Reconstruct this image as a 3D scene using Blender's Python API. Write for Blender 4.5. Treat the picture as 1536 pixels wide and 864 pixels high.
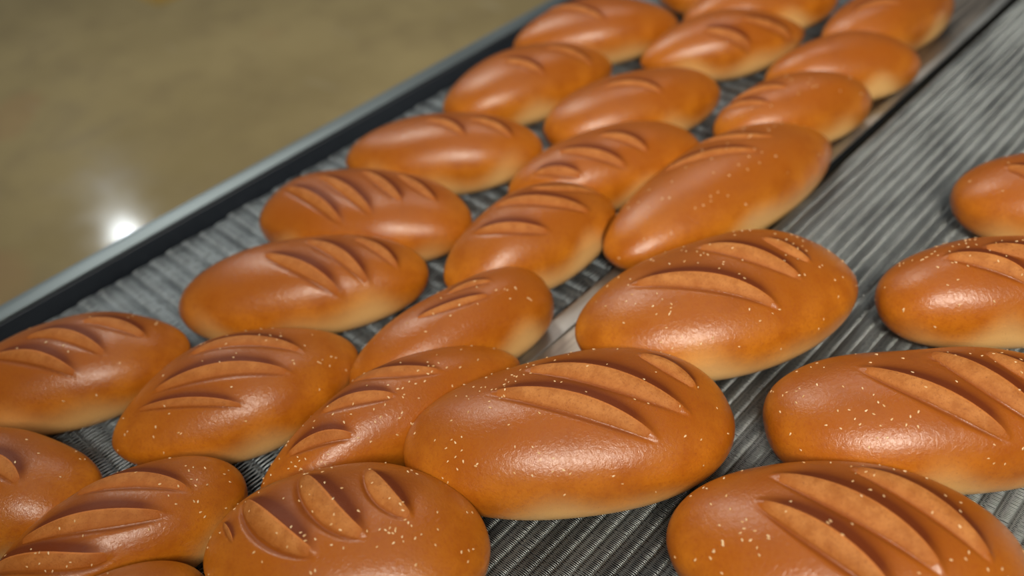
import bpy, math, random
import numpy as np
from mathutils import Matrix, Vector

# ------------------------------------------------------------------ scene, camera, light
scene = bpy.context.scene
COL = scene.collection
for o in list(bpy.data.objects):
    bpy.data.objects.remove(o)

CAM_H = 0.68135433
CAM_R = (0.7270079367, 0.6805591694, -0.0910970734)
CAM_U = (-0.4002310681, 0.5278247304, 0.7491436032)
CAM_F = (-0.5579198366, 0.5081734653, -0.6561136983)
camd = bpy.data.cameras.new('camera')
camd.sensor_fit = 'HORIZONTAL'
camd.sensor_width = 36.0
camd.lens = 36.0 * 1364.581 / 1536.0
camd.clip_start = 0.02
camd.dof.use_dof = True
camd.dof.focus_distance = 0.765
camd.dof.aperture_fstop = 2.4
cam = bpy.data.objects.new('camera', camd)
COL.objects.link(cam)
cam.matrix_world = Matrix(((CAM_R[0], CAM_U[0], -CAM_F[0], 0.0),
                           (CAM_R[1], CAM_U[1], -CAM_F[1], 0.0),
                           (CAM_R[2], CAM_U[2], -CAM_F[2], CAM_H),
                           (0, 0, 0, 1)))
scene.camera = cam

vs = scene.view_settings
vs.view_transform = 'Standard'
vs.look = 'None'
vs.gamma = 1.0
vs.use_curve_mapping = False
vs.exposure = 0.0

world = bpy.data.worlds.new('bakery_hall')
scene.world = world
world.use_nodes = True
wn = world.node_tree.nodes
bgn = wn['Background']
bgn.inputs['Color'].default_value = (0.62, 0.74, 0.82, 1)
bgn.inputs['Strength'].default_value = 0.075


def area_light(name, loc, target, sx, sy, power, colour):
    d = bpy.data.lights.new(name, 'AREA')
    d.shape = 'RECTANGLE'
    d.size, d.size_y = sx, sy
    d.energy = power
    d.color = colour
    o = bpy.data.objects.new(name, d)
    COL.objects.link(o)
    o.location = loc
    v = Vector(target) - Vector(loc)
    o.rotation_euler = v.to_track_quat('-Z', 'Y').to_euler()
    return o


key = area_light('ceiling_lamp_behind_the_camera', (1.2, -0.9, 2.4), (-0.42, 1.0, 0), 0.95, 0.95, 12.5, (1.0, 0.90, 0.76))
key.data.spread = math.radians(53)
area_light('ceiling_lamp_beyond_the_belts', (-1.5, 2.5, 2.6), (-0.5, 0.7, 0), 0.9, 0.5, 10, (1.0, 0.94, 0.87))
area_light('overhead_fill_over_the_belts', (-0.2, 0.7, 3.2), (-0.4, 0.7, 0), 1.5, 1.5, 5, (1.0, 0.93, 0.82))  # soft overhead fill, added to lift the belts and loaves
area_light('ceiling_lamp_over_the_floor', (-3.4, 1.4, 3.1), (-3.2, 1.4, -0.9), 0.5, 2.5, 74, (1.0, 0.95, 0.84))
area_light('far_hall_lamp', (-8.6, 2.42, 3.2), (-2.0, 0.6, -0.5), 0.14, 0.14, 17, (0.9, 0.97, 1.0))


# ------------------------------------------------------------------ helpers
def tag(o, label=None, cat=None, group=None, kind=None):
    if label:
        o['label'] = label
    if cat:
        o['category'] = cat
    if group:
        o['group'] = group
    if kind:
        o['kind'] = kind
    return o


def new_mesh(name, verts, faces, mat, parent=None, smooth=True):
    me = bpy.data.meshes.new(name)
    v = np.asarray(verts, dtype=np.float32)
    f = np.asarray(faces, dtype=np.int32)
    n, k = f.shape
    me.vertices.add(len(v))
    me.vertices.foreach_set('co', v.ravel())
    me.loops.add(n * k)
    me.loops.foreach_set('vertex_index', f.ravel())
    me.polygons.add(n)
    me.polygons.foreach_set('loop_start', np.arange(0, n * k, k, dtype=np.int32))
    me.polygons.foreach_set('loop_total', np.full(n, k, dtype=np.int32))
    me.polygons.foreach_set('use_smooth', np.full(n, smooth, dtype=bool))
    me.update(calc_edges=True)
    me.validate()
    if mat:
        me.materials.append(mat)
    o = bpy.data.objects.new(name, me)
    COL.objects.link(o)
    if parent:
        o.parent = parent
    return o


def empty(name, loc):
    o = bpy.data.objects.new(name, None)
    o.empty_display_size = 0.1
    COL.objects.link(o)
    o.location = loc
    return o


def box_data(x0, x1, y0, y1, z0, z1):
    v = [(x, y, z) for z in (z0, z1) for y in (y0, y1) for x in (x0, x1)]
    f = [(0, 2, 3, 1), (4, 5, 7, 6), (0, 1, 5, 4), (2, 6, 7, 3), (0, 4, 6, 2), (1, 3, 7, 5)]
    return v, f


def box(name, b, mat, parent=None, bevel=0.0):
    v, f = box_data(*b)
    o = new_mesh(name, v, f, mat, parent, smooth=False)
    if bevel:
        m = o.modifiers.new('bevel', 'BEVEL')
        m.width = bevel
        m.segments = 3
        m.limit_method = 'NONE'
    return o


def extrude_y(name, prof, y0, y1, mat, parent=None, bevel=0.0):
    n = len(prof)
    v = [(x, y0, z) for x, z in prof] + [(x, y1, z) for x, z in prof]
    me = bpy.data.meshes.new(name)
    f = [tuple(range(n)), tuple(range(2 * n - 1, n - 1, -1))]
    f += [(i, i + n, (i + 1) % n + n, (i + 1) % n) for i in range(n)]
    me.from_pydata(v, [], f)
    me.update()
    me.materials.append(mat)
    o = bpy.data.objects.new(name, me)
    COL.objects.link(o)
    if parent:
        o.parent = parent
    if bevel:
        m = o.modifiers.new('bevel', 'BEVEL')
        m.width = bevel
        m.segments = 3
        m.limit_method = 'ANGLE'
        m.angle_limit = 0.5
    return o


class Nodes:
    def __init__(self, name):
        self.m = bpy.data.materials.new(name)
        self.m.use_nodes = True
        self.t = self.m.node_tree
        self.b = self.t.nodes['Principled BSDF']

    def n(self, kind, **kw):
        x = self.t.nodes.new(kind)
        for k, v in kw.items():
            if k.startswith('_'):
                x.inputs[k[1:].replace('_', ' ')].default_value = v
            else:
                setattr(x, k, v)
        return x

    def l(self, a, b):
        self.t.links.new(a, b)

    def coord(self, scale=(1, 1, 1)):
        c = self.n('ShaderNodeTexCoord')
        mp = self.n('ShaderNodeMapping')
        mp.inputs['Scale'].default_value = scale
        self.l(c.outputs['Object'], mp.inputs['Vector'])
        return mp.outputs['Vector']

    def noise(self, vec, scale, detail=3, rough=0.55, dist=0.0):
        x = self.n('ShaderNodeTexNoise')
        x.inputs['Scale'].default_value = scale
        x.inputs['Detail'].default_value = detail
        x.inputs['Roughness'].default_value = rough
        x.inputs['Distortion'].default_value = dist
        self.l(vec, x.inputs['Vector'])
        return x.outputs['Fac']

    def ramp(self, fac, p0, p1, c0=0.0, c1=1.0):
        x = self.n('ShaderNodeMapRange', interpolation_type='SMOOTHSTEP')
        x.inputs['From Min'].default_value = p0
        x.inputs['From Max'].default_value = p1
        x.inputs['To Min'].default_value = c0
        x.inputs['To Max'].default_value = c1
        self.l(fac, x.inputs['Value'])
        return x.outputs['Result']

    def math(self, op, a, b=None):
        x = self.n('ShaderNodeMath', operation=op)
        for i, s in enumerate((a, b)):
            if s is None:
                continue
            if isinstance(s, (int, float)):
                x.inputs[i].default_value = s
            else:
                self.l(s, x.inputs[i])
        return x.outputs[0]

    def mix(self, fac, a, b):
        x = self.n('ShaderNodeMix', data_type='RGBA')
        for sock, s in ((x.inputs[0], fac), (x.inputs[6], a), (x.inputs[7], b)):
            if isinstance(s, (int, float)):
                sock.default_value = s
            elif isinstance(s, tuple):
                sock.default_value = (*s, 1) if len(s) == 3 else s
            else:
                self.l(s, sock)
        return x.outputs[2]

    def attr(self, name):
        return self.n('ShaderNodeAttribute', attribute_name=name).outputs['Fac']

    def bump(self, h, strength, dist):
        x = self.n('ShaderNodeBump')
        x.inputs['Strength'].default_value = strength
        x.inputs['Distance'].default_value = dist
        self.l(h, x.inputs['Height'])
        self.l(x.outputs['Normal'], self.b.inputs['Normal'])
        self.l(x.outputs['Normal'], self.b.inputs['Coat Normal'])

    def set(self, **kw):
        for k, v in kw.items():
            s = self.b.inputs[k.replace('_', ' ')]
            if isinstance(v, (int, float)):
                s.default_value = v
            elif isinstance(v, tuple):
                s.default_value = (*v, 1) if len(v) == 3 else v
            else:
                self.l(v, s)
        return self.m


# ------------------------------------------------------------------ materials
def crust_material():
    k = Nodes('glazed_crust')
    v = k.coord()
    oi = k.n('ShaderNodeObjectInfo').outputs['Random']
    mott = k.noise(v, 26, 4, 0.6)
    fine = k.noise(v, 330, 4, 0.7)
    speck = k.noise(v, 800, 2, 0.5)
    base = k.mix(k.ramp(mott, 0.3, 0.7), (0.36, 0.097, 0.003), (0.54, 0.180, 0.008))
    base = k.mix(k.math('MULTIPLY', oi, 0.35), base, (0.40, 0.100, 0.008))
    base = k.mix(k.math('MULTIPLY', k.attr('top'), k.ramp(mott, 0.25, 0.75, 0.30, 0.85)), base, (0.25, 0.056, 0.004))
    base = k.mix(k.math('MULTIPLY', k.ramp(fine, 0.46, 0.72), 0.50), base, (0.30, 0.065, 0.008))
    base = k.mix(k.attr('pale'), base, (0.76, 0.47, 0.18))
    base = k.mix(k.math('MULTIPLY', k.ramp(speck, 0.66, 0.74), 0.45), base, (0.16, 0.04, 0.008))
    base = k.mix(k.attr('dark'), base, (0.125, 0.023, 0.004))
    wr = k.noise(v, 260, 4, 0.6, 0.8)
    pit = k.noise(v, 900, 3, 0.6)
    hh = k.math('ADD', wr, k.math('MULTIPLY', pit, 0.3))
    k.bump(hh, 0.33, 0.0012)
    return k.set(Base_Color=base, Roughness=k.math('ADD', k.ramp(mott, 0.25, 0.75, 0.36, 0.48), k.math('MULTIPLY', k.attr('dark'), 0.12)),
                 Specular_IOR_Level=k.ramp(k.attr('dark'), 0.0, 1.0, 0.28, 0.22), Coat_Weight=k.ramp(k.attr('dark'), 0.0, 0.6, 0.52, 0.0), Coat_Roughness=0.21)


def score_material():
    k = Nodes('torn_crumb')
    v = k.coord()
    mott = k.noise(v, 70, 5, 0.65)
    pit = k.noise(v, 520, 4, 0.7)
    base = k.mix(k.ramp(mott, 0.3, 0.7), (0.36, 0.115, 0.018), (0.51, 0.200, 0.048))
    base = k.mix(k.math('MULTIPLY', k.ramp(pit, 0.52, 0.7), 0.65), base, (0.24, 0.065, 0.014))
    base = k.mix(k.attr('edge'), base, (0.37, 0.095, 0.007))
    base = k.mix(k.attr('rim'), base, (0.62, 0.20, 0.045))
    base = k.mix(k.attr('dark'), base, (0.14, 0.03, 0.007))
    k.bump(pit, 0.6, 0.0014)
    return k.set(Base_Color=base, Roughness=0.55, Specular_IOR_Level=0.28)


def seed_material():
    k = Nodes('toasted_seed')
    r = k.n('ShaderNodeObjectInfo').outputs['Random']
    return k.set(Base_Color=k.mix(r, (0.64, 0.38, 0.16), (0.82, 0.61, 0.36)), Roughness=0.38)


def metal_material(name, col, rough, scale=(1, 1, 1), vary=0.25, metallic=1.0):
    k = Nodes(name)
    n = k.noise(k.coord(scale), 30, 4, 0.6)
    c = k.mix(k.ramp(n, 0.3, 0.7), tuple(x * (1 - vary) for x in col), tuple(min(1, x * (1 + vary)) for x in col))
    return k.set(Base_Color=c, Metallic=metallic, Roughness=k.ramp(n, 0.2, 0.8, rough * 0.8, rough * 1.2))


def floor_material():
    k = Nodes('polished_concrete')
    v = k.coord()
    big = k.noise(v, 1.3, 5, 0.6)
    med = k.noise(v, 6, 5, 0.65)
    fin = k.noise(v, 55, 3, 0.6)
    c = k.mix(k.ramp(big, 0.35, 0.65), (0.315, 0.247, 0.118), (0.40, 0.318, 0.155))
    c = k.mix(k.math('MULTIPLY', k.ramp(med, 0.45, 0.7), 0.45), c, (0.25, 0.19, 0.10))
    c = k.mix(k.math('MULTIPLY', k.ramp(fin, 0.5, 0.7), 0.3), c, (0.40, 0.32, 0.18))
    rust = k.math('MULTIPLY', k.ramp(k.noise(v, 2.1, 2, 0.5), 0.62, 0.72), 0.25)
    c = k.mix(rust, c, (0.40, 0.20, 0.10))
    scuff_glare = k.noise(k.coord((1.2, 5.0, 1)), 2.4, 3, 0.5, 0.3)  # whitish streaks: scratches plus faint lamp reflections put into the colour
    c = k.mix(k.math('MULTIPLY', k.ramp(scuff_glare, 0.66, 0.78), 0.35), c, (0.50, 0.45, 0.34))
    return k.set(Base_Color=c, Roughness=k.ramp(med, 0.3, 0.7, 0.11, 0.17), Specular_IOR_Level=0.5)


CRUST = crust_material()
CRUMB = score_material()
SEED = seed_material()
WIRE = metal_material('belt_wire_steel', (0.39, 0.425, 0.43), 0.42, (1, 0.25, 1), 0.3)
WIRE_DULL = metal_material('dull_belt_wire_steel', (0.40, 0.46, 0.50), 0.48, (1, 1, 1), 0.2)
STEEL = metal_material('brushed_rail_steel', (0.185, 0.22, 0.235), 0.46, (1, 0.04, 1), 0.12)
PLATE = metal_material('worn_plate_steel', (0.40, 0.35, 0.30), 0.46, (4, 0.15, 1), 0.25)
WEAR = metal_material('worn_strip_steel', (0.46, 0.47, 0.46), 0.5, (2, 0.15, 1), 0.2)
DARKSTEEL = metal_material('dark_bed_steel', (0.012, 0.015, 0.022), 0.55, (1, 1, 1), 0.2, 0.6)
GUIDE = metal_material('dark_guide_plastic', (0.018, 0.024, 0.034), 0.45, (1, 0.1, 1), 0.15, 0.0)
FRAME = metal_material('painted_frame_steel', (0.25, 0.28, 0.30), 0.45, (1, 1, 1), 0.1, 0.5)
YELLOW = metal_material('yellow_floor_paint', (0.36, 0.22, 0.03), 0.5, (1, 1, 1), 0.2, 0.0)

# ------------------------------------------------------------------ setting
FZ = -0.90
fl = new_mesh('floor', [(-16, -10, FZ), (10, -10, FZ), (10, 16, FZ), (-16, 16, FZ)], [(0, 1, 2, 3)], floor_material(), smooth=False)
tag(fl, 'polished beige concrete floor beyond the conveyor rail', None, None, 'structure')
mk = box('trim_1', (-4.55, -3.93, 1.66, 1.86, FZ, FZ + 0.002), YELLOW)
mk.rotation_euler = (0, 0, 0)
tag(mk, 'yellow painted marking on the beige floor', None, None, 'structure')


# ------------------------------------------------------------------ woven wire belts
def woven_belt(name, rows, pitch, along, span, wire, radius, slant, thick, mat, parent, seed, across_axis):
    """one mesh of flattened wire spirals; each row runs along one axis, its wires cross it"""
    rng = np.random.default_rng(seed)
    prof = np.array([(-0.56, -0.55), (-0.46, -0.12), (-0.20, 0.0), (0.20, 0.0), (0.46, -0.12), (0.56, -0.55)])
    lowp = np.array([(0.56, -0.55), (0.0, -1.0), (-0.56, -0.55)])
    n = int(span[1] / wire)
    ys = span[0] + wire * np.arange(n)
    VV, FF = [], []
    off = 0
    ns = 4
    for r in range(rows):
        c0 = along + r * pitch
        zr = rng.normal(0, 0.00022)
        tilt = rng.normal(0, 0.022)
        yj = ys + rng.uniform(0, wire) + rng.normal(0, wire * 0.06, n)
        zj = rng.normal(0, 0.00010, n)
        for P, sl in ((prof, slant), (lowp, -slant)):
            m = len(P)
            u = P[:, 0] * pitch
            a = np.stack([c0 + u[None] + 0 * yj[:, None],
                          yj[:, None] + sl * P[None, :, 0],
                          P[None, :, 1] * thick - radius + zr + zj[:, None] + tilt * u[None]], -1)   # n,m,3
            # tangent in the row/height plane
            t = np.gradient(a, axis=1)
            t /= np.linalg.norm(t, axis=2, keepdims=True)
            s1 = np.array([0, 1, 0.0])
            s2 = np.cross(t, s1)
            s2 /= np.linalg.norm(s2, axis=2, keepdims=True)
            ang = np.arange(ns) * 2 * np.pi / ns + np.pi / 4
            ring = a[:, :, None] + radius * (np.cos(ang)[None, None, :, None] * s1 + np.sin(ang)[None, None, :, None] * s2[:, :, None])
            VV.append(ring.reshape(-1, 3))
            idx = off + np.arange(n * m * ns).reshape(n, m, ns)
            q = np.stack([idx[:, :-1], np.roll(idx, -1, 2)[:, :-1], np.roll(idx, -1, 2)[:, 1:], idx[:, 1:]], -1)
            FF.append(q.reshape(-1, 4))
            off += n * m * ns
    V = np.concatenate(VV)
    if across_axis == 'x':          # rows run along x instead of y
        V = V[:, [1, 0, 2]]
        V = V * np.array([1, 1, 1])
    return V, np.concatenate(FF)


ZR = 0.02                # top of the delivery belt, the takeoff belt is at z = 0
Y0, Y1 = -0.35, 1.95

takeoff = empty('takeoff_conveyor', (-0.75, 0.8, FZ))
tag(takeoff, 'long wire mesh conveyor with a grey steel side rail, next to the bare floor', 'conveyor')
V, F = woven_belt('mesh_belt', int((Y1 - Y0) / 0.0240), 0.0240, Y0, (-0.980, 0.470), 0.0046, 0.0009, 0.0023, 0.0065, None, None, 3, 'x')
ob = new_mesh('mesh_belt', V - np.array(takeoff.location), F[:, ::-1], WIRE_DULL, takeoff)
ob['label'] = 'blue-grey woven wire mesh belt'


def child_box(name, b, mat, parent, bevel=0.0):
    l = parent.location
    return box(name, (b[0] - l.x, b[1] - l.x, b[2] - l.y, b[3] - l.y, b[4] - l.z, b[5] - l.z), mat, parent, bevel)


def child_extrude(name, prof, y0, y1, mat, parent, bevel=0.0):
    l = parent.location
    return extrude_y(name, [(x - l.x, z - l.z) for x, z in prof], y0 - l.y, y1 - l.y, mat, parent, bevel)


child_extrude('side_rail', [(-0.987, -0.10), (-0.987, 0.027), (-1.006, 0.0275), (-1.008, 0.024), (-1.019, 0.0235), (-1.023, 0.020), (-1.023, -0.10)],
              Y0, Y1, STEEL, takeoff, 0.0012)['label'] = 'grey steel side rail'
child_box('guide_strip', (-0.987, -0.9835, Y0, Y1, -0.02, 0.0235), GUIDE, takeoff, 0.0008)['label'] = 'dark strip lining the side rail'
child_box('belt_bed', (-0.985, -0.42, Y0, Y1, -0.030, -0.009), DARKSTEEL, takeoff)
child_box('transfer_plate', (-0.510, -0.420, Y0, Y1, -0.009, -0.002), PLATE, takeoff, 0.001)['label'] = 'brownish worn steel transfer plate'
child_box('wear_strip', (-0.506, -0.484, Y0, Y1, -0.003, 0.0008), WEAR, takeoff, 0.001)
child_extrude('edge_lip', [(-0.428, -0.002), (-0.421, 0.004), (-0.416, 0.004), (-0.4135, -0.001), (-0.4135, -0.06), (-0.420, -0.06), (-0.420, -0.004)],
              Y0, Y1, DARKSTEEL, takeoff, 0.0008)
child_box('lip_cap', (-0.4280, -0.4150, Y0, Y1, 0.0030, 0.0052), WEAR, takeoff, 0.0008)
child_box('side_frame', (-0.43, -0.415, Y0, Y1, -0.14, -0.06), FRAME, takeoff)
for lx in (-1.005, -0.445):
    for ly in (-0.2, 1.75):
        child_box('leg', (lx - 0.02, lx + 0.02, ly - 0.02, ly + 0.02, FZ, -0.03 if lx > -0.8 else -0.05), FRAME, takeoff, 0.003)

delivery = empty('delivery_conveyor', (-0.02, 0.8, FZ))
tag(delivery, 'wide fine wire mesh oven belt ending beside the takeoff belt', 'conveyor')
V, F = woven_belt('mesh_belt', 50, 0.0135, -0.386, (Y0, Y1 - Y0), 0.00175, 0.00035, 0.0015, 0.0034, None, None, 5, 'y')
ob = new_mesh('mesh_belt', V + np.array([0, 0, ZR]) - np.array(delivery.location), F, WIRE, delivery)
ob['label'] = 'grey woven wire mesh belt'
child_box('belt_bed', (-0.375, 0.31, Y0, Y1, ZR - 0.026, ZR - 0.009), DARKSTEEL, delivery)
# nose roller under the delivery end
a = np.linspace(0, 2 * np.pi, 24, endpoint=False)
prof = [(-0.379 + 0.009 * math.cos(t), ZR - 0.0145 + 0.009 * math.sin(t)) for t in a]
child_extrude('nose_roller', prof, Y0, Y1, DARKSTEEL, delivery)
child_box('side_frame', (0.30, 0.33, Y0, Y1, -0.12, ZR - 0.01), FRAME, delivery)
child_box('cross_frame', (-0.36, 0.30, 0.2, 0.26, -0.08, ZR - 0.026), FRAME, delivery)
for lx in (-0.33, 0.31):
    for ly in (-0.2, 1.75):
        child_box('leg', (lx - 0.02, lx + 0.02, ly - 0.02, ly + 0.02, FZ, ZR - 0.026), FRAME, delivery, 0.003)



# ------------------------------------------------------------------ loaves
NU, NL = 2.15, 2.9


def se(c, p):
    return np.sign(c) * np.abs(c) ** (2.0 / p)


class Loaf:
    """a pan-free oval loaf: super-elliptic body, flat base, diagonal opened scores"""

    def __init__(self, spec, scores, seed, amp):
        (self.x, self.y, self.z, self.th, self.a, self.b, self.H, self.pl, self.tp) = spec
        self.scores = scores
        self.amp = amp
        r = np.random.default_rng(seed)
        self.rng = r
        self.ph = r.uniform(0, 6.28, 8)
        self.k = r.uniform(0.6, 1.6, 8)
        self.curves = []
        for (x0, y0, xc, yc, x1, y1, w, sg) in scores:
            s = np.linspace(-0.08, 1.08, 52)
            w = w * (0.88 if amp > 0.0042 else 0.84)
            cx, cy = 2 * xc - 0.5 * (x0 + x1), 2 * yc - 0.5 * (y0 + y1)
            px = (1 - s) ** 2 * x0 + 2 * s * (1 - s) * cx + s * s * x1
            py = (1 - s) ** 2 * y0 + 2 * s * (1 - s) * cy + s * s * y1
            self.curves.append((px, py, w, sg))

    def base(self, t, f):
        u = se(np.cos(t), self.pl)
        rr = np.abs(np.sin(t)) ** (2.0 / self.pl)
        c, s = np.cos(f), np.sin(f)
        up = s >= 0
        y = self.b * (1 + self.tp * u) * rr * np.where(up, se(c, NU), se(c, NL))
        z = np.where(up, 0.6 * self.H * (1 + 0.7 * self.tp * u) * rr ** 1.3 * se(s, NU), 0.47 * self.H * rr * se(s, NL))
        z = z + 0.4 * self.H
        return np.stack([self.a * u, y, z], -1)

    def normals(self, t, f):
        e = 2e-3
        tc = np.clip(t, 0.02, np.pi - 0.02)
        fm = f
        dt = self.base(tc + e, fm) - self.base(tc - e, fm)
        df = self.base(tc, fm + 0.02) - self.base(tc, fm - 0.02)
        n = np.cross(df, dt)
        n /= np.linalg.norm(n, axis=-1, keepdims=True) + 1e-12
        p = self.base(tc, fm) - np.array([0, 0, 0.4 * self.H])
        sgn = np.sign((n * p).sum(-1, keepdims=True))
        return n * np.where(sgn == 0, 1, sgn)

    def st(self, i, x, y):
        """position along score i (s, -1..1) and signed distance across it in half-widths"""
        px, py, w, sg = self.curves[i]
        sh = x.shape
        X, Y = x.ravel(), y.ravel()
        d = (X[:, None] - px) ** 2 + (Y[:, None] - py) ** 2
        j = d.argmin(1)
        tx, ty = np.gradient(px), np.gradient(py)
        L = np.hypot(tx, ty) + 1e-12
        tx, ty = tx / L, ty / L
        dx, dy = X - px[j], Y - py[j]
        along = dx * tx[j] + dy * ty[j]
        nrm = (-ty[j] * dx + tx[j] * dy) * sg
        arc = np.concatenate([[0], np.cumsum(np.hypot(np.diff(px), np.diff(py)))])
        s = 2 * (arc[j] + along) / arc[-1] - 1
        return s.reshape(sh), nrm.reshape(sh), w

    def relief(self, x, y, upmask):
        disp = np.zeros_like(x)
        dark = np.zeros_like(x)
        for i in range(len(self.curves)):
            s, nrm, w = self.st(i, x, y)
            env = np.clip(1 - s * s, 0, 1) ** 0.8
            wl = w * (0.12 + 0.88 * env)
            tt = nrm / wl
            A = self.amp * np.clip(1 - s * s, 0, 1) ** 0.65 * (w / 0.009)
            v = np.clip((tt + 1) / 2, 0, 1)
            f = np.where(tt < -1, -0.75 * np.exp(-((tt + 1) / 0.30) ** 2),
                         np.where(tt < 1, -0.75 + 1.75 * np.sin(v * np.pi / 2) ** 0.9, np.exp(-np.abs((tt - 1) / 1.25) ** 1.3)))
            disp += A * f * upmask
            fade = np.clip((1 - np.abs(s)) * 3.0, 0, 1)
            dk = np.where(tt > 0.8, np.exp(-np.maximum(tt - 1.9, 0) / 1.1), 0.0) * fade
            dk = np.maximum(dk, 0.6 * np.exp(-((tt + 1.1) / 0.25) ** 2) * fade)  # crease in front of each cut, its shadow line painted into the crust
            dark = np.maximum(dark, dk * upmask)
        return disp, dark

    def surf(self, t, f):
        p = self.base(t, f)
        n = self.normals(t, f)
        x, y = p[..., 0], p[..., 1]
        up = np.clip((p[..., 2] / self.H - 0.40) / 0.15, 0, 1)
        disp, dark = self.relief(x, y, up)
        ux, uy = x / self.a, y / self.b
        k, ph = self.k, self.ph
        low = (np.sin(3.1 * k[0] * ux + 1.7 * uy + ph[0]) + np.sin(2.2 * k[1] * uy - 2.6 * ux + ph[1])
               + 0.6 * np.sin(6.3 * k[2] * ux + ph[2]) * np.cos(3.0 * uy + ph[3]))
        hz = p[..., 2] / self.H
        disp = disp + 0.0011 * low * np.clip(hz * 2.5, 0, 1)
        q = p + n * disp[..., None]
        q[..., 1] += 0.003 * np.sin(1.6 * ux + ph[5])
        q[..., 2] = np.maximum(q[..., 2], 0.0)
        return q, n, dark, hz, ux, uy

    def invert(self, x, y):
        u = np.clip(x / self.a, -0.985, 0.985)
        t = np.arccos(np.sign(u) * np.abs(u) ** (self.pl / 2))
        rr = np.abs(np.sin(t)) ** (2.0 / self.pl)
        c = np.clip(y / (self.b * (1 + self.tp * u) * rr + 1e-9), -0.985, 0.985)
        f = np.arccos(np.sign(c) * np.abs(c) ** (NU / 2))
        return t, f

    def to_world(self, p):
        c, s = math.cos(self.th), math.sin(self.th)
        return np.stack([self.x + p[..., 0] * c - p[..., 1] * s, self.y + p[..., 0] * s + p[..., 1] * c, p[..., 2] + self.z], -1)

    def to_local(self, w):
        c, s = math.cos(self.th), math.sin(self.th)
        X, Y = w[..., 0] - self.x, w[..., 1] - self.y
        return np.stack([X * c + Y * s, -X * s + Y * c, w[..., 2] - self.z], -1)

    def gauge(self, p, k=1.0):
        """< 1 inside this loaf, in its own frame, with the plan coordinates scaled by k"""
        u = np.clip(np.abs(p[:, 0] * k / self.a), 0, 5)
        rr = np.clip(1 - u ** self.pl, 1e-9, 1) ** (1 / self.pl)
        yy = np.abs(p[:, 1] * k) / (self.b * (1 + self.tp * np.clip(p[:, 0] * k / self.a, -1, 1)) * rr)
        zc = p[:, 2] - 0.4 * self.H
        zz = np.where(zc > 0, zc / (0.6 * self.H * rr ** 1.3), -zc / (0.47 * self.H * rr) * 0.8)
        g = yy ** NU + zz ** NU
        return np.where(u >= 1, 9, g)


def yield_to(w, other, gap=0.0012):
    """dough pressed against a neighbour flattens: move the points of one loaf out of the other"""
    p = other.to_local(w)
    p[:, 2] = np.maximum(p[:, 2], 0.002)
    near = (np.abs(p[:, 0]) < other.a) & (np.abs(p[:, 1]) < other.b * 1.15)
    idx = np.where(near)[0]
    if not len(idx):
        return w
    idx = idx[other.gauge(p[idx]) < 1]
    if not len(idx):
        return w
    q = p[idx]
    lo, hi = np.ones(len(idx)), np.full(len(idx), 6.0)
    for _ in range(24):
        mid = 0.5 * (lo + hi)
        ins = other.gauge(q, mid) < 1
        lo = np.where(ins, mid, lo)
        hi = np.where(ins, hi, mid)
    r = np.hypot(q[:, 0], q[:, 1]) + 1e-9
    k = hi + gap / r
    q2 = q.copy()
    q2[:, 0] *= k
    q2[:, 1] *= k
    c, s = math.cos(other.th), math.sin(other.th)
    out = w.copy()
    out[idx, 0] = other.x + q2[:, 0] * c - q2[:, 1] * s
    out[idx, 1] = other.y + q2[:, 0] * s + q2[:, 1] * c
    return out


def float_attr(me, name, vals):
    at = me.attributes.new(name, 'FLOAT', 'POINT')
    at.data.foreach_set('value', np.asarray(vals, dtype=np.float32).ravel())


def smooth(a, lo, hi):
    t = np.clip((a - lo) / (hi - lo), 0, 1)
    return t * t * (3 - 2 * t)


def seed_mesh():
    V, F = [], []
    nt, nf = 7, 8
    for i in range(nt):
        t = math.pi * i / (nt - 1)
        for j in range(nf):
            f = 2 * math.pi * j / nf
            x = 0.00155 * math.cos(t)
            taper = 1.0 - 0.35 * math.cos(t)
            r = math.sin(t) * 0.82 * taper
            V.append((x, 0.00098 * r * math.cos(f), 0.00055 * r * math.sin(f)))
    for i in range(nt - 1):
        for j in range(nf):
            F.append((i * nf + j, i * nf + (j + 1) % nf, (i + 1) * nf + (j + 1) % nf, (i + 1) * nf + j))
    o = new_mesh('sesame_seed', V, F, SEED)
    me = o.data
    bpy.data.objects.remove(o)
    return me


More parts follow.
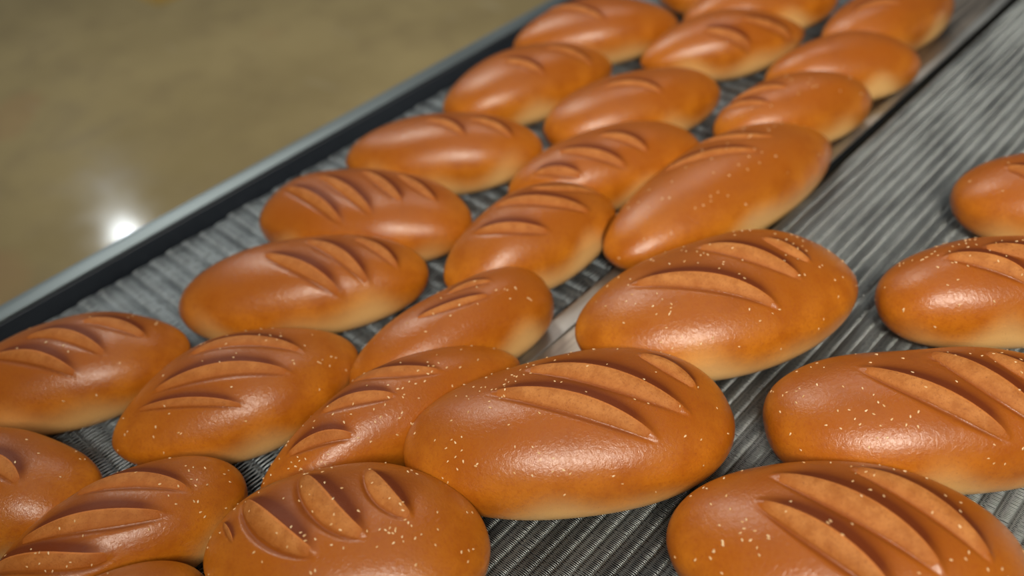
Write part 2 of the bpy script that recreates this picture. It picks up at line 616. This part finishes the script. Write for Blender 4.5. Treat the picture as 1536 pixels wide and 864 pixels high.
SEED_MESH = seed_mesh()
G_LEFT, G_MID, G_PLATE, G_OVEN = ('loaves in the row beside the steel rail', 'loaves in the middle row of the takeoff belt',
                                  'loaves along the transfer plate', 'loaves arriving on the oven belt')
GROUPS = {'A': G_LEFT, 'B': G_MID, 'C': G_PLATE, 'R': G_OVEN}
LABELS = {
    'R1': ('big sesame loaf in sharp focus at the centre front, two long pale cuts', 100),
    'R2': ('sesame loaf directly behind the sharpest centre loaf, bridging the dark gap', 100),
    'R3': ('dark glossy loaf at the bottom right corner with three long pale cuts', 80),
    'R4': ('glossy sesame loaf cut by the right edge, just behind the bottom right corner loaf', 100),
    'R5': ('sesame loaf at the right edge, second behind the bottom right corner loaf', 100),
    'R6': ('small-looking blurred loaf at the right edge, farthest on the oven belt', 14),
    'R0': ('sesame loaf cut by the bottom edge, its short cuts running towards the camera', 100),
    'C0': ('narrow seeded loaf squeezed between the sharp centre loaf and the loaf with one thin cut', 95),
    'C1': ('longest loaf, its rounded right end hanging over the dark gap', 60),
    'C2': ('loaf on the transfer plate just behind the longest loaf', 25),
    'C3': ('smooth loaf with no cuts in view, third along the transfer plate', 0),
    'C4': ('farthest loaf on the transfer plate, its right end touching the top edge', 0),
    'B00': ('brown loaf tip barely showing at the bottom edge, left of the short-cut loaf', 16),
    'B0': ('dark brown loaf in the bottom left corner with three broad wavy cuts', 60),
    'B1': ('loaf with a bright round highlight and pale right base, left of the narrow seeded loaf', 50),
    'B2': ('smooth loaf with one thin pale cut, leaning behind the narrow seeded loaf', 24),
    'B3': ('middle-row loaf with level cuts, touching the left end of the longest loaf', 0),
    'B4': ('middle-row loaf with wavy cuts, second behind the thin-cut loaf', 0),
    'B5': ('smooth middle-row loaf with a blurred bright left flank, third behind the thin-cut loaf', 0),
    'B6': ('middle-row loaf with two dark ridges and a broad bright flank near the top edge', 0),
    'B7': ('middle-row loaf cut by the top edge, farthest in its row', 0),
    'A0': ('dark loaf cut by the left edge, nearest one in the row along the rail', 24),
    'A1': ('loaf cut by the left edge with ridged cuts, second in the row along the rail', 18),
    'A2': ('plump loaf with two dark ridges, nearest to the wide bare patch of blue-grey belt', 0),
    'A3': ('loaf with four evenly spaced short cuts and a long bright flank by the rail', 0),
    'A4': ('smooth loaf with a cream base, behind the loaf with four short cuts', 0),
    'A5': ('orange loaf in the rail row just behind the smooth cream-based one', 0),
    'A6': ('pale orange loaf in the rail row reaching the top edge', 0),
    'A7': ('loaf peeking in at the top edge, last in the rail row', 0),
}

LOAVES = [
    # key, (x, y, z, turn, half length, half width, height, plan exponent, taper), cuts
    ('A0', [-0.7605, -0.0122, 0.0, 0.6224, 0.1295, 0.0629, 0.087, 2.2143, -0.008], [[0.026, -0.0019, 0.0493, 0.0, 0.0772, -0.0127, 0.009, 1]]),
    ('A1', [-0.8281, 0.1228, 0.0, 0.9289, 0.1245, 0.0641, 0.0873, 1.9647, -0.0133], [[-0.0258, 0.0104, 0.0094, 0.0, 0.0497, -0.026, 0.008, 1], [0.0285, 0.0164, 0.0548, 0.0108, 0.0849, -0.0052, 0.0075, 1], [-0.0573, -0.0018, -0.0121, -0.0229, 0.0258, -0.0447, 0.008, 1]]),
    ('B1', [-0.6554, 0.2172, 0.0, 1.2299, 0.1227, 0.069, 0.0888, 1.8476, 0.024], [[-0.066, 0.0077, -0.0079, -0.0131, 0.0462, -0.0361, 0.0085, 1], [-0.023, 0.0285, 0.0256, 0.0145, 0.066, -0.0122, 0.0085, 1], [-0.0858, -0.0014, -0.0411, -0.0297, -0.001, -0.0527, 0.005, 1]]),
    ('B0', [-0.595, 0.0557, 0.0, 1.2405, 0.111, 0.0522, 0.0859, 2.1512, 0.0775], [[-0.0132, 0.0231, 0.0314, 0.0072, 0.0651, -0.0143, 0.009, 1], [-0.0631, 0.0081, -0.0077, -0.015, 0.0411, -0.0309, 0.009, 1], [-0.1006, 0.0145, -0.0457, -0.0259, -0.0048, -0.0413, 0.008, 1]]),
    ('B00', [-0.5166, -0.0415, 0.0, 1.4039, 0.1242, 0.0606, 0.0893, 2.4767, 0.0056], []),
    ('R0', [-0.4195, 0.1692, 0.02, 0.6757, 0.1165, 0.0725, 0.0882, 2.0122, 0.0529], [[-0.0802, 0.0194, -0.0476, -0.014, -0.012, -0.0336, 0.0105, 1], [-0.0352, 0.0362, -0.0067, 0.0, 0.0251, -0.0189, 0.011, 1], [0.0172, 0.0413, 0.0352, 0.0169, 0.057, 0.002, 0.0085, 1], [-0.0985, 0.0089, -0.0892, -0.0027, -0.0802, -0.0147, 0.0025, 1]]),
    ('C0', [-0.5037, 0.2932, 0.0, 1.316, 0.1366, 0.0471, 0.0892, 1.887, 0.0313], [[-0.0582, 0.0139, -0.0295, 0.0014, -0.0012, -0.0147, 0.007, 1], [-0.0207, 0.0315, 0.0121, 0.009, 0.0469, -0.0106, 0.007, 1], [-0.1007, 0.0018, -0.0744, -0.0082, -0.0497, -0.0236, 0.0065, 1]]),
    ('B2', [-0.5432, 0.4079, 0.0, 1.2957, 0.1162, 0.048, 0.0861, 2.4489, 0.1418], [[-0.0329, 0.0, 0.003, -0.0092, 0.0356, -0.0164, 0.005, 1], [0.0073, 0.0116, 0.0272, 0.0093, 0.0485, 0.0, 0.005, 1]]),
    ('A2', [-0.7341, 0.3575, 0.0, 0.8538, 0.1381, 0.0608, 0.0885, 2.2069, -0.0362], [[-0.0308, 0.0052, 0.0024, -0.0204, 0.0434, -0.0483, 0.0085, 1], [0.0138, 0.0203, 0.0434, -0.0066, 0.0746, -0.039, 0.008, 1], [0.0666, 0.0143, 0.087, 0.0, 0.1064, -0.0199, 0.0065, 1]]),
    ('A3', [-0.7794, 0.4832, 0.0, 0.5506, 0.1333, 0.0689, 0.0878, 2.2008, -0.0342], [[-0.0905, 0.0, -0.0476, -0.0268, -0.0062, -0.0537, 0.0075, 1], [-0.0533, 0.0141, -0.0167, -0.0096, 0.0265, -0.0412, 0.008, 1], [-0.0023, 0.0263, 0.0233, 0.0095, 0.056, -0.0182, 0.0075, 1], [0.0388, 0.0338, 0.0615, 0.0179, 0.0927, -0.0031, 0.0065, 1]]),
    ('A4', [-0.8061, 0.6398, 0.0, 0.6963, 0.1305, 0.0619, 0.0864, 2.0423, -0.0178], [[-0.0139, 0.0054, 0.0078, -0.0037, 0.0345, -0.0254, 0.0065, 1], [0.043, 0.0051, 0.067, 0.0, 0.0924, -0.0157, 0.0065, 1]]),
    ('A5', [-0.8319, 0.8384, 0.0, 1.1639, 0.134, 0.0631, 0.0858, 2.0541, -0.0426], [[-0.0357, 0.0, -0.0144, -0.0212, 0.005, -0.0441, 0.0065, 1], [0.0327, 0.0, 0.0557, -0.0122, 0.0839, -0.0356, 0.0065, 1]]),
    ('A6', [-0.8558, 1.0196, 0.0, 0.9667, 0.1305, 0.0617, 0.0856, 1.9474, -0.0037], [[-0.0649, 0.0314, -0.0323, 0.0, 0.0013, -0.0399, 0.0065, 1]]),
    ('B3', [-0.5852, 0.5707, 0.0, 1.3327, 0.1156, 0.0614, 0.0908, 1.9406, 0.0492], [[-0.0235, 0.0253, 0.0185, -0.0085, 0.0573, -0.0359, 0.008, 1], [-0.064, 0.0106, -0.0359, -0.0165, -0.0035, -0.0407, 0.007, 1], [0.021, 0.0204, 0.0527, 0.0017, 0.0971, -0.0072, 0.006, 1]]),
    ('B4', [-0.6101, 0.738, 0.0, 1.1153, 0.1297, 0.0556, 0.0841, 2.0957, 0.0482], [[-0.0601, 0.0, -0.0297, -0.0205, 0.0018, -0.0442, 0.007, 1], [-0.0051, 0.0033, 0.0146, -0.0092, 0.0355, -0.0333, 0.007, 1], [-0.0966, -0.0107, -0.0751, -0.023, -0.0522, -0.0386, 0.006, 1]]),
    ('B5', [-0.667, 0.8679, 0.0, 1.081, 0.1274, 0.058, 0.0842, 2.2073, -0.0506], [[-0.0401, 0.0018, -0.0094, -0.0081, 0.0223, -0.0347, 0.0065, 1]]),
    ('B6', [-0.6699, 1.0904, 0.0, 1.0257, 0.1292, 0.0535, 0.0858, 1.8002, -0.0054], [[-0.0421, -0.0178, -0.0153, -0.0352, 0.0153, -0.0505, 0.0065, 1], [0.0179, -0.0164, 0.0501, -0.0282, 0.0873, -0.0362, 0.0065, 1]]),
    ('B7', [-0.6921, 1.2277, 0.0, 0.9568, 0.1269, 0.0574, 0.0853, 2.021, 0.0238], []),
    ('C1', [-0.4656, 0.7745, 0.0, 1.3703, 0.174, 0.0667, 0.0896, 2.0902, 0.0644], [[-0.055, 0.0344, -0.0068, 0.0127, 0.0357, -0.0159, 0.0065, 1], [0.0111, 0.052, 0.0357, 0.0238, 0.0734, -0.0055, 0.0055, 1]]),
    ('C2', [-0.4889, 0.9769, 0.0, 1.0292, 0.1094, 0.0509, 0.086, 2.1905, 0.0077], [[-0.0776, 0.0216, -0.048, 0.0112, -0.0189, -0.0057, 0.006, 1], [-0.0993, 0.0217, -0.0793, 0.0032, -0.0524, -0.0195, 0.0055, 1]]),
    ('C3', [-0.4937, 1.1182, 0.0, 0.9241, 0.1093, 0.0518, 0.0839, 2.0407, -0.001], []),
    ('C4', [-0.5117, 1.2899, 0.0, 1.3382, 0.1257, 0.0599, 0.0863, 2.2704, 0.0088], [[-0.0823, 0.0015, -0.0593, -0.0047, -0.0292, -0.0276, 0.006, 1]]),
    ('R1', [-0.359, 0.3729, 0.02, 0.8881, 0.146, 0.0776, 0.0925, 2.2098, 0.0774], [[-0.0555, 0.0118, 0.0025, -0.0148, 0.0585, -0.0472, 0.01, 1], [-0.0221, 0.0357, 0.0394, 0.0046, 0.092, -0.0268, 0.01, 1], [0.0733, 0.0338, 0.0945, 0.0173, 0.1104, 0.0, 0.007, 1]]),
    ('R2', [-0.3519, 0.5901, 0.02, 1.0148, 0.1453, 0.0804, 0.0891, 2.0518, 0.0662], [[-0.0749, 0.0111, -0.0156, -0.0191, 0.0289, -0.0546, 0.0095, 1], [-0.0018, 0.036, 0.0354, 0.0047, 0.0663, -0.03, 0.009, 1], [0.0604, 0.0254, 0.0749, 0.0063, 0.0884, -0.0128, 0.006, 1]]),
    ('R3', [-0.1236, 0.4164, 0.02, 0.5723, 0.1294, 0.0736, 0.0878, 2.0696, -0.0076], [[-0.062, 0.0057, -0.0232, -0.021, 0.0202, -0.0521, 0.01, 1], [-0.046, 0.0326, 0.0111, 0.0, 0.0541, -0.033, 0.011, 1], [0.0111, 0.0433, 0.0568, 0.0144, 0.09, -0.0168, 0.009, 1]]),
    ('R4', [-0.132, 0.5798, 0.02, 0.7109, 0.1366, 0.066, 0.0867, 2.6031, -0.0276], [[-0.0542, 0.0155, -0.0101, -0.0175, 0.0348, -0.0475, 0.0095, 1], [0.0044, 0.0323, 0.0348, -0.0056, 0.0683, -0.0393, 0.01, 1], [0.0481, 0.0285, 0.0736, 0.0, 0.106, -0.0208, 0.008, 1]]),
    ('R5', [-0.144, 0.7673, 0.02, 0.709, 0.1174, 0.0551, 0.0863, 2.5435, 0.0046], [[-0.0578, 0.0045, -0.0259, -0.009, 0.0035, -0.0315, 0.0085, 1], [-0.0227, 0.0104, 0.0035, 0.0, 0.0319, -0.017, 0.008, 1]]),
    ('R6', [-0.1403, 0.9531, 0.02, 0.5768, 0.1259, 0.062, 0.0868, 2.3902, -0.0031], [[-0.0779, 0.0032, -0.0592, -0.0124, -0.0375, -0.0358, 0.007, 1]]),
    ('A7', [-0.7929, 1.2931, 0.0, 1.2364, 0.1271, 0.0631, 0.087, 2.3371, 0.0004], []),
]

SPEC = {}
for n, (key, spec, scores) in enumerate(LOAVES):
    near = key in ('R0', 'R1', 'R2', 'R3', 'R4', 'B0', 'B1', 'C0')
    SPEC[key] = Loaf(spec, scores, 100 + n, 0.0046 if key[0] == 'R' else 0.0031)
ORDER = [k for k in ('R1', 'R4', 'R2', 'R3', 'R5', 'R6', 'R0', 'C1', 'A2', 'A1', 'B1', 'A3', 'A4', 'A5', 'A6', 'A7', 'A0', 'B3', 'C2', 'C3', 'C4',
                     'B0', 'B4', 'B5', 'B6', 'B7', 'B2', 'C0', 'B00')]


def build_loaf(key, done):
    L = SPEC[key]
    fine = {'R': (230, 220)}.get(key[0], (150, 150))
    if key in ('B0', 'B1', 'C0'):
        fine = (190, 190)
    nt, nf = fine
    t1 = np.linspace(0.012, np.pi - 0.012, nt)
    f1 = np.linspace(0, 2 * np.pi, nf, endpoint=False)
    t, f = np.meshgrid(t1, f1, indexing='ij')
    q, n, dark, hz, ux, uy = L.surf(t, f)
    others = [SPEC[k] for k in done if math.hypot(SPEC[k].x - L.x, SPEC[k].y - L.y) < 0.34]

    def finish(p):
        sh = p.shape
        w = L.to_world(p).reshape(-1, 3)
        for o in others:
            w = yield_to(w, o)
        return L.to_local(w).reshape(sh)

    q = finish(q)
    V = q.reshape(-1, 3)
    caps = np.array([q[0].mean(0), q[-1].mean(0)])
    V = np.concatenate([V, caps])
    idx = np.arange(nt * nf).reshape(nt, nf)
    F = np.stack([idx[:-1], np.roll(idx, -1, 1)[:-1], np.roll(idx, -1, 1)[1:], idx[1:]], -1).reshape(-1, 4)
    c0, c1 = nt * nf, nt * nf + 1
    # end caps as thin quads sharing the cap point with the ring
    F0 = np.stack([np.full(nf // 2, c0), np.roll(idx[0], -2)[::2][:nf // 2], np.roll(idx[0], -1)[::2][:nf // 2], idx[0][::2][:nf // 2]], -1)
    F1 = np.stack([np.full(nf // 2, c1), idx[-1][::2][:nf // 2], np.roll(idx[-1], -1)[::2][:nf // 2], np.roll(idx[-1], -2)[::2][:nf // 2]], -1)
    F = np.concatenate([F, F0, F1])
    o = new_mesh('bread_loaf', V, F[:, ::-1], CRUST)
    o.location = (L.x, L.y, L.z)
    o.rotation_euler = (0, 0, L.th)
    r = L.rng
    ph = L.ph
    wob = 0.10 * np.sin(5 * ux + ph[6]) + 0.08 * np.sin(9 * ux + ph[7]) + 0.07 * np.sin(4 * uy + ph[4])
    pale = (1 - smooth(hz + wob, 0.10, 0.58)) * (1 - smooth(np.abs(ux), 0.55, 0.98))
    top = smooth(hz, 0.50, 0.95)
    pad = lambda a: np.concatenate([a.ravel(), [a[0].mean(), a[-1].mean()]])
    float_attr(o.data, 'pale', pad(pale * 0.9))
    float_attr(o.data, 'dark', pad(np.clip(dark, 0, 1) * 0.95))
    float_attr(o.data, 'top', pad(top))
    label, nseeds = LABELS[key]
    tag(o, label, 'bread', GROUPS[key[0]])
    # opened scores: the paler torn face of each cut
    for i, (px, py, w, sg) in enumerate(L.curves):
        m1, m2 = 64, 18
        s = np.linspace(-0.985, 0.985, m1)
        e = np.concatenate([np.linspace(-1.0, 1.0, m2 - 1), [1.05]])
        arc = np.concatenate([[0], np.cumsum(np.hypot(np.diff(px), np.diff(py)))])
        sa = (s + 1) / 2 * arc[-1]
        cx, cy = np.interp(sa, arc, px), np.interp(sa, arc, py)
        tx, ty = np.gradient(cx), np.gradient(cy)
        ll = np.hypot(tx, ty)
        tx, ty = tx / ll, ty / ll
        env = np.clip(1 - s * s, 0, 1) ** 0.8
        wl = w * (0.12 + 0.88 * env) * np.clip((1 - np.abs(s)) * 12, 0.1, 1)
        X = cx[:, None] - ty[:, None] * sg * wl[:, None] * e
        Y = cy[:, None] + tx[:, None] * sg * wl[:, None] * e
        tt, ff = L.invert(X, Y)
        q, n, dk, hz, _, _ = L.surf(tt, ff)
        lift = np.interp(e, [-1.0, -0.8, 0.9, 1.0, 1.05], [-0.0008, 0.0003, 0.0004, 0.0002, -0.0012])
        tip = np.clip(np.minimum(np.arange(m1), np.arange(m1)[::-1]) / 5.0, 0, 1)[:, None]
        q = q + n * (-0.0008 * (1 - tip) + lift[None] * tip)[..., None]
        q = finish(q)
        k = np.arange(m1 * m2).reshape(m1, m2)
        F = np.stack([k[:-1, :-1], k[:-1, 1:], k[1:, 1:], k[1:, :-1]], -1).reshape(-1, 4)
        if sg > 0:
            F = F[:, ::-1]
        so = new_mesh('score_cut', q.reshape(-1, 3), F, CRUMB, o)
        so['label'] = 'paler torn face of a score cut'
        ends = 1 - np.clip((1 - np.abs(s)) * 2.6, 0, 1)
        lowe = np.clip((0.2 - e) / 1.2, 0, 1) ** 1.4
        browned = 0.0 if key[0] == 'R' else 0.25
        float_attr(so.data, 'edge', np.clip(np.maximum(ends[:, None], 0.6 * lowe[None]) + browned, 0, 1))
        float_attr(so.data, 'dark', np.clip((1 - np.abs(s)) * 3, 0, 1)[:, None] * (0.75 * np.clip((-e - 0.70) / 0.3, 0, 1))[None])  # foot of the torn face darkened, crease shadow put into the colour
        float_attr(so.data, 'rim', np.clip((1 - np.abs(s)) * 3, 0, 1)[:, None] * (0.7 * np.clip((e - 0.75) / 0.2, 0, 1))[None])  # upper rim brightened, the ridge highlight put into the colour
    # baked-on seeds
    if nseeds:
        me = o.data
        nv = len(me.vertices)
        nn = np.empty(nv * 3, dtype=np.float32)
        me.vertices.foreach_get('normal', nn)
        nn = nn.reshape(-1, 3)
        vv = V
        seedspots = r.uniform(-1, 1, (7, 2)) * np.array([0.8, 0.55])
        wgt = np.zeros(nv)
        X, Y = vv[:, 0] / L.a, vv[:, 1] / L.b
        for (sx, sy) in seedspots:
            wgt += np.exp(-((X - sx) ** 2 + ((Y - sy)) ** 2) / 0.03)
        wgt += 0.22
        hz = vv[:, 2] / L.H
        wgt *= smooth(hz, 0.30, 0.75)
        d, dk = L.relief(vv[:, 0], vv[:, 1], np.ones(nv))
        wgt *= np.where(d < -0.0002, 0.15, 1.0)
        # vertices crowd at the ends of the loaf: weight by the area each stands for
        ring = np.abs(np.sin(np.concatenate([t.ravel(), [0, 0]])))
        wgt *= ring + 1e-6
        pick = r.choice(nv, nseeds, replace=False, p=wgt / wgt.sum())
        for j in pick:
            so = bpy.data.objects.new('sesame_seed', SEED_MESH)
            COL.objects.link(so)
            so.parent = o
            nvec = Vector(nn[j])
            rot = nvec.to_track_quat('Z', 'X').to_matrix().to_4x4()
            k = r.uniform(0.72, 1.0)
            so.matrix_basis = (Matrix.Translation(Vector(vv[j]) + nvec * 0.00025) @ rot
                               @ Matrix.Rotation(r.uniform(0, 6.28), 4, 'Z') @ Matrix.Rotation(r.normal(0, 0.15), 4, 'Y')
                               @ Matrix.Scale(k, 4))
    return o


done = []
for key in ORDER:
    build_loaf(key, done)
    done.append(key)
